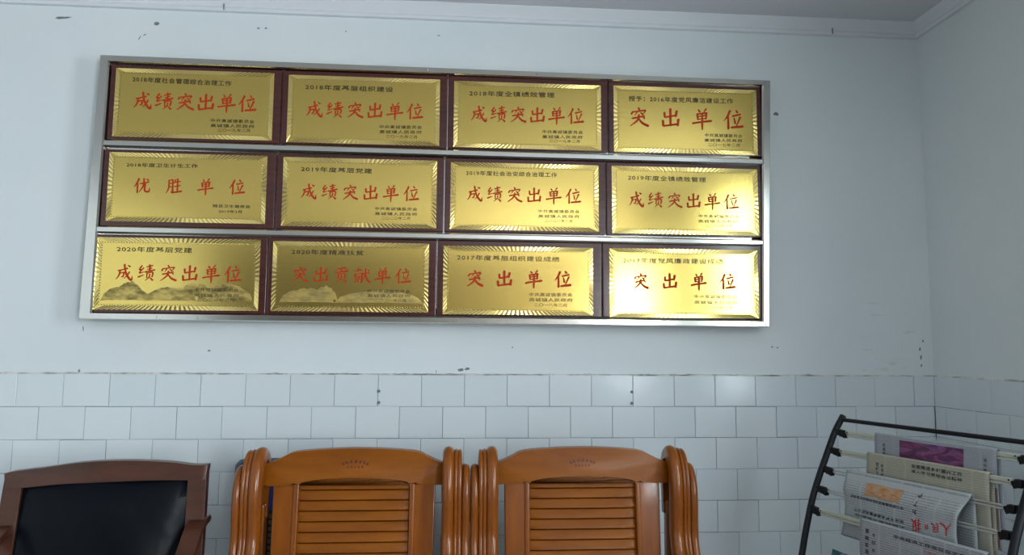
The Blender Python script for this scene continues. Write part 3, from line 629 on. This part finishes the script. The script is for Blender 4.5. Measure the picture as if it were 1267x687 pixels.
for i, (n, z) in enumerate(RODS):
    st = empty('newspaper_stick', world(.03, n, z), RZ); tag(st, SL[i], 'newspaper stick', 'newspaper sticks on the rack')
    if i in (0, 1, 4):
        bm = boxes(((.0, -.0045, -.002), (.532, .0045, .0085)), bev=.0015); obj('bar', bm, M_STICK, st)
        bm = boxes(((.004, -.0040, -.0095), (.528, .0040, -.0035)), bev=.0012); obj('bar', bm, M_STICK, st)
        bm = bmesh.new()
        for x in (.008, .524): tube(bm, (x, -.006, .004), (x, .006, .004), .0022, 8)
        obj('pin', bm, M_PLASTIC, st)
    else:
        for dz in (.003, -.005):
            bm = bmesh.new(); sweep(bm, [(0, 0, -.001), (.01, 0, dz), (.52, 0, dz), (.532, 0, -.001)], circ(.0026, 8), Vector((0, 1, 0))); obj('bar', bm, M_WIRE, st)

# newspapers ---------------------------------------------------------
def paper_mat(name, base, ink, dens=.5, scale=1.0):
    def f(t, b):
        uv = t.nodes.new('ShaderNodeUVMap'); mp = t.nodes.new('ShaderNodeMapping'); t.links.new(uv.outputs[0], mp.inputs[0])
        sx = t.nodes.new('ShaderNodeSeparateXYZ'); t.links.new(mp.outputs[0], sx.inputs[0])
        def math_(op, a, b_=None, c=None):
            n = t.nodes.new('ShaderNodeMath'); n.operation = op
            for i, v in enumerate((a, b_, c)):
                if v is None: continue
                if isinstance(v, (int, float)): n.inputs[i].default_value = v
                else: t.links.new(v, n.inputs[i])
            return n.outputs[0]
        ln = math_('GREATER_THAN', math_('FRACT', math_('MULTIPLY', sx.outputs[1], 62*scale)), .45)      # printed lines
        cf = math_('FRACT', math_('MULTIPLY', sx.outputs[0], 6.0)); cg = math_('MULTIPLY', math_('GREATER_THAN', cf, .06), math_('LESS_THAN', cf, .95))
        n1 = N(t, 'ShaderNodeTexNoise', Scale=190, Detail=1); t.links.new(mp.outputs[0], n1.inputs['Vector'])
        n2 = N(t, 'ShaderNodeTexVoronoi', Scale=5); n2.feature = 'F1'; n2.distance = 'CHEBYCHEV'; t.links.new(mp.outputs[0], n2.inputs['Vector'])
        sc = t.nodes.new('ShaderNodeSeparateColor'); t.links.new(n2.outputs['Color'], sc.inputs[0])
        blk = math_('ADD', math_('MULTIPLY', math_('GREATER_THAN', sc.outputs[0], .3), .35), .65)
        k = math_('MULTIPLY', math_('MULTIPLY', ln, cg), math_('MULTIPLY', math_('GREATER_THAN', n1.outputs['Fac'], .46), blk)); k = math_('MULTIPLY', k, dens)
        mx = t.nodes.new('ShaderNodeMix'); mx.data_type = 'RGBA'; t.links.new(k, mx.inputs[0]); mx.inputs[6].default_value = (*base, 1); mx.inputs[7].default_value = (*ink, 1)
        t.links.new(mx.outputs[2], b.inputs['Base Color'])
    return mat(name, base, .75, nodes=f)
def newspaper(n0, z0, a0, a1, lf, lb, m, label, seed, bulge=.0, tilt=0.0, curl=.0, out=.0):
    """a sheet folded over its stick: back flap, fold, front flap, with soft waves; returns (root, placer on the front face)"""
    rnd = random.Random(seed); ph = rnd.uniform(0, 6); W = a1-a0; ac = (a0+a1)/2; r = .0072
    root = empty('newspaper', world(ac, n0, z0), RZ); tag(root, label, 'newspaper', 'newspapers hanging on the rack')
    def wave(a, d, s): return (.0022*math.sin(17*a+ph+6*d)+.0012*math.sin(41*a+2*ph))*min(1, d/.08)
    def front(a, d, lift=0):       # a across from the centre, d down the front face
        t = d/lf; edge = abs(a)/(W/2)
        return (a - curl*math.sin(math.pi*min(1, t))*(a/(W/2)), -(r + .004*min(1, d/.05) + wave(a, d, 1) + out*(lambda q: q*q*(3-2*q))(min(1, d/.05)) + bulge*math.sin(math.pi*t*.9) + lift), .010 - d + tilt*a)
    rows = []; nr = 22; nc = 26
    for j in range(7):
        d = lb*(1 - j/7); rows.append([(d*-1, [( -W/2+W*i/nc, (r + .001 - 0*d), .010 - d + tilt*(-W/2+W*i/nc)) for i in range(nc+1)])])
    for k in range(5):
        th = math.pi*(k+.5)/5; rows.append([(0, [(-W/2+W*i/nc, r*math.cos(th), .010 + r*.7*math.sin(th) + tilt*(-W/2+W*i/nc)) for i in range(nc+1)])])
    for j in range(nr+1):
        d = lf*j/nr; rows.append([(d, [front(-W/2+W*i/nc, d) for i in range(nc+1)])])
    bm = bmesh.new(); uvl = bm.loops.layers.uv.new('UVMap'); V = []
    for rr in rows:
        d, ps = rr[0]; V.append([(bm.verts.new(p), (i/nc*W/.39 + seed, -d/.39 + seed)) for i, p in enumerate(ps)])
    for r0, r1 in zip(V, V[1:]):
        for i in range(nc):
            q = (r0[i], r0[i+1], r1[i+1], r1[i]); f = bm.faces.new([x[0] for x in q])
            for lp, x in zip(f.loops, q): lp[uvl].uv = x[1]
    sh = obj('sheet', bm, m, root, angle=80)
    md = sh.modifiers.new('thickness', 'SOLIDIFY'); md.thickness = .0012; md.offset = -1
    # inner leaves a touch lower than the outer sheet
    bm = bmesh.new(); iv = [[bm.verts.new((x*.985+.003, y+.0018, z)) for x, y, z in [front(-W/2+W*i/nc, lf*j/6*1.015) for i in range(nc+1)]] for j in range(7)]
    for r0, r1 in zip(iv, iv[1:]):
        for i in range(nc): bm.faces.new((r0[i], r0[i+1], r1[i+1], r1[i]))
    obj('inner_leaf', bm, m, root, angle=80)
    return root, front, ac, z0
def patch(root, fr, a0, a1, d0, d1, m, name, n=8, lift=.0008):
    bm = bmesh.new(); uvl = bm.loops.layers.uv.new('UVMap')
    g = [[(bm.verts.new(fr(a0+(a1-a0)*i/n, d0+(d1-d0)*j/n, lift)), (i/n, 1-j/n)) for i in range(n+1)] for j in range(n+1)]
    for j in range(n):
        for i in range(n):
            q = (g[j][i], g[j][i+1], g[j+1][i+1], g[j+1][i]); f = bm.faces.new([x[0] for x in q])
            for lp, x in zip(f.loops, q): lp[uvl].uv = x[1]
    return obj(name, bm, m, root)
def headline(root, fr, text, ca, cd, w_, h_, m, name='headline_text', flip=False, vertical=False, off=.01):
    s = -1 if flip else 1
    f = lambda x, z: fr(ca + s*x, cd - s*z, .0011)
    if vertical: return obj(name, type_column(text, f, w_, h_, off), m, root, False)
    return obj(name, type_line(text, f, w_, h_, off), m, root, False)
M_INK = mat('newsprint_ink', (.035, .035, .04), .7); M_INKRED = mat('red_ink', (.5, .03, .03), .6)
P_WHITE = paper_mat('newsprint_white', (.40, .43, .44), (.12, .125, .13), .62)
P_WHITE2 = paper_mat('newsprint_grey', (.37, .39, .415), (.11, .115, .13), .6)
P_CREAM = paper_mat('newsprint_cream', (.40, .385, .305), (.22, .21, .17), .5)
P_TOP = paper_mat('newsprint_pale', (.33, .35, .385), (.2, .21, .225), .45)
def photo(t, b):
    uv = t.nodes.new('ShaderNodeUVMap'); n = N(t, 'ShaderNodeTexNoise', Scale=3.2, Detail=5, Distortion=1.4); t.links.new(uv.outputs[0], n.inputs['Vector'])
    t.links.new(ramp(t, n.outputs['Fac'], [(.3, (.02, .01, .03)), (.42, (.07, .02, .08)), (.5, (.17, .022, .09)), (.58, (.22, .08, .21)), (.68, (.09, .02, .10)), (.8, (.2, .03, .03))]), b.inputs['Base Color'])
M_PHOTO = mat('magenta_photo_print', (.3, .05, .2), .5, nodes=photo)
def orange(t, b):
    uv = t.nodes.new('ShaderNodeUVMap'); n = N(t, 'ShaderNodeTexNoise', Scale=5, Detail=4); t.links.new(uv.outputs[0], n.inputs['Vector'])
    t.links.new(ramp(t, n.outputs['Fac'], [(.35, (.42, .17, .04)), (.5, (.46, .25, .12)), (.65, (.42, .31, .25))]), b.inputs['Base Color'])
M_ORANGE = mat('orange_photo_print', (.6, .3, .1), .6, nodes=orange)
M_BAND = mat('pink_brown_print', (.30, .19, .16), .6)

r1, f1, c1, _ = newspaper(*RODS[0], .144, .510, .235, .2, P_TOP, 'pale newspaper with a magenta photograph on the uppermost stick', 1)
patch(r1, f1, .230-c1, .424-c1, .006, .085, M_PHOTO, 'photo_print')
headline(r1, f1, '新闻综合版', .178-c1, .05, .06, .009, M_INK, vertical=True)
headline(r1, f1, '国际要闻', .482-c1, .045, .05, .008, M_INK, vertical=True)
patch(r1, f1, .494-c1, .509-c1, .09, .232, M_BAND, 'photo_print')
r2, f2, c2, _ = newspaper(*RODS[1], .138, .508, .20, .2, P_CREAM, 'cream newspaper clipped to the second stick, below the magenta photograph', 2)
headline(r2, f2, '全面推进乡村振兴工作', .363-c2, .012, .15, .011, M_INK, off=.02)
headline(r2, f2, '深入学习贯彻会议精神', .363-c2, .026, .15, .009, M_INK, off=.02)
headline(r2, f2, '农村工作', .176-c2, .045, .055, .011, M_INK, vertical=True, off=.02)
headline(r2, f2, '基层动态', .193-c2, .045, .05, .008, M_INK, vertical=True, off=.02)
r3, f3, c3, _ = newspaper(*RODS[2], .088, .480, .180, .17, P_WHITE, 'white newspaper hung upside down with red masthead lettering', 3, bulge=.004, curl=.022, out=.024)
patch(r3, f3, .172-c3, .300-c3, .018, .050, M_ORANGE, 'photo_print')
headline(r3, f3, '学习贯彻重要讲话精神推动改革发展', .215-c3, .060, .20, .009, M_INK, flip=True, off=.02)
headline(r3, f3, '坚定不移走高质量发展之路', .220-c3, .096, .19, .010, M_INK, flip=True, off=.02)
headline(r3, f3, '人民代表大会制度', .225-c3, .110, .19, .007, M_INK, flip=True, off=.01)
headline(r3, f3, '为了谁', .352-c3, .042, .062, .013, M_INK, vertical=True, flip=True, off=.03)
for q, ch in enumerate('人民日报'):
    hh = (.036, .026, .020, .034)[q]; xo = (-.046, -.014, .014, .048)[q]
    obj('red_masthead_character', brush_line(ch, lambda x, z, k: f3(.405-c3-xo-x, .092+z+.10*(xo+x), .0012+k*.00004), hh, hh, .1, 1.35), M_INKRED, r3, False)
r5, f5, c5, _ = newspaper(*RODS[4], .188, .556, .27, .25, P_WHITE2, 'grey newspaper with a long black headline on the lowest stick', 5)
headline(r5, f5, '中央经济工作会议在北京举行', .42-c5, .018, .24, .010, M_INK, off=.02)
headline(r5, f5, '在新时代新征程上', .44-c5, .034, .10, .007, M_INKRED, off=.0)
headline(r5, f5, '要闻版面导读', .215-c5, .07, .11, .012, M_INK, vertical=True, off=.02)
headline(r5, f5, '今日关注', .237-c5, .06, .08, .010, M_INK, vertical=True, off=.02)

# magazine lying on the low shelf of the rack
mg = empty('magazine', world(.115, .105, .607), RZ); tag(mg, 'green and blue magazine propped on the low shelf of the newspaper rack', 'magazine')
mg.rotation_euler = (math.radians(-14), math.radians(2), RZ)
def cover(t, b):
    t.links.new(ramp(t, noise(t, 30, 3), [(.35, (.015, .02, .04)), (.45, (.02, .18, .11)), (.55, (.03, .10, .2)), (.68, (.3, .34, .34))]), b.inputs['Base Color'])
obj('cover', boxes(((-.09, -.0045, .001), (.11, -.0035, .142))), mat('magazine_cover', (.1, .3, .3), .3, nodes=cover), mg, False)
obj('page_block', boxes(((-.089, -.0035, .002), (.108, .003, .140))), mat('page_edges', (.45, .45, .43), .8), mg, False)
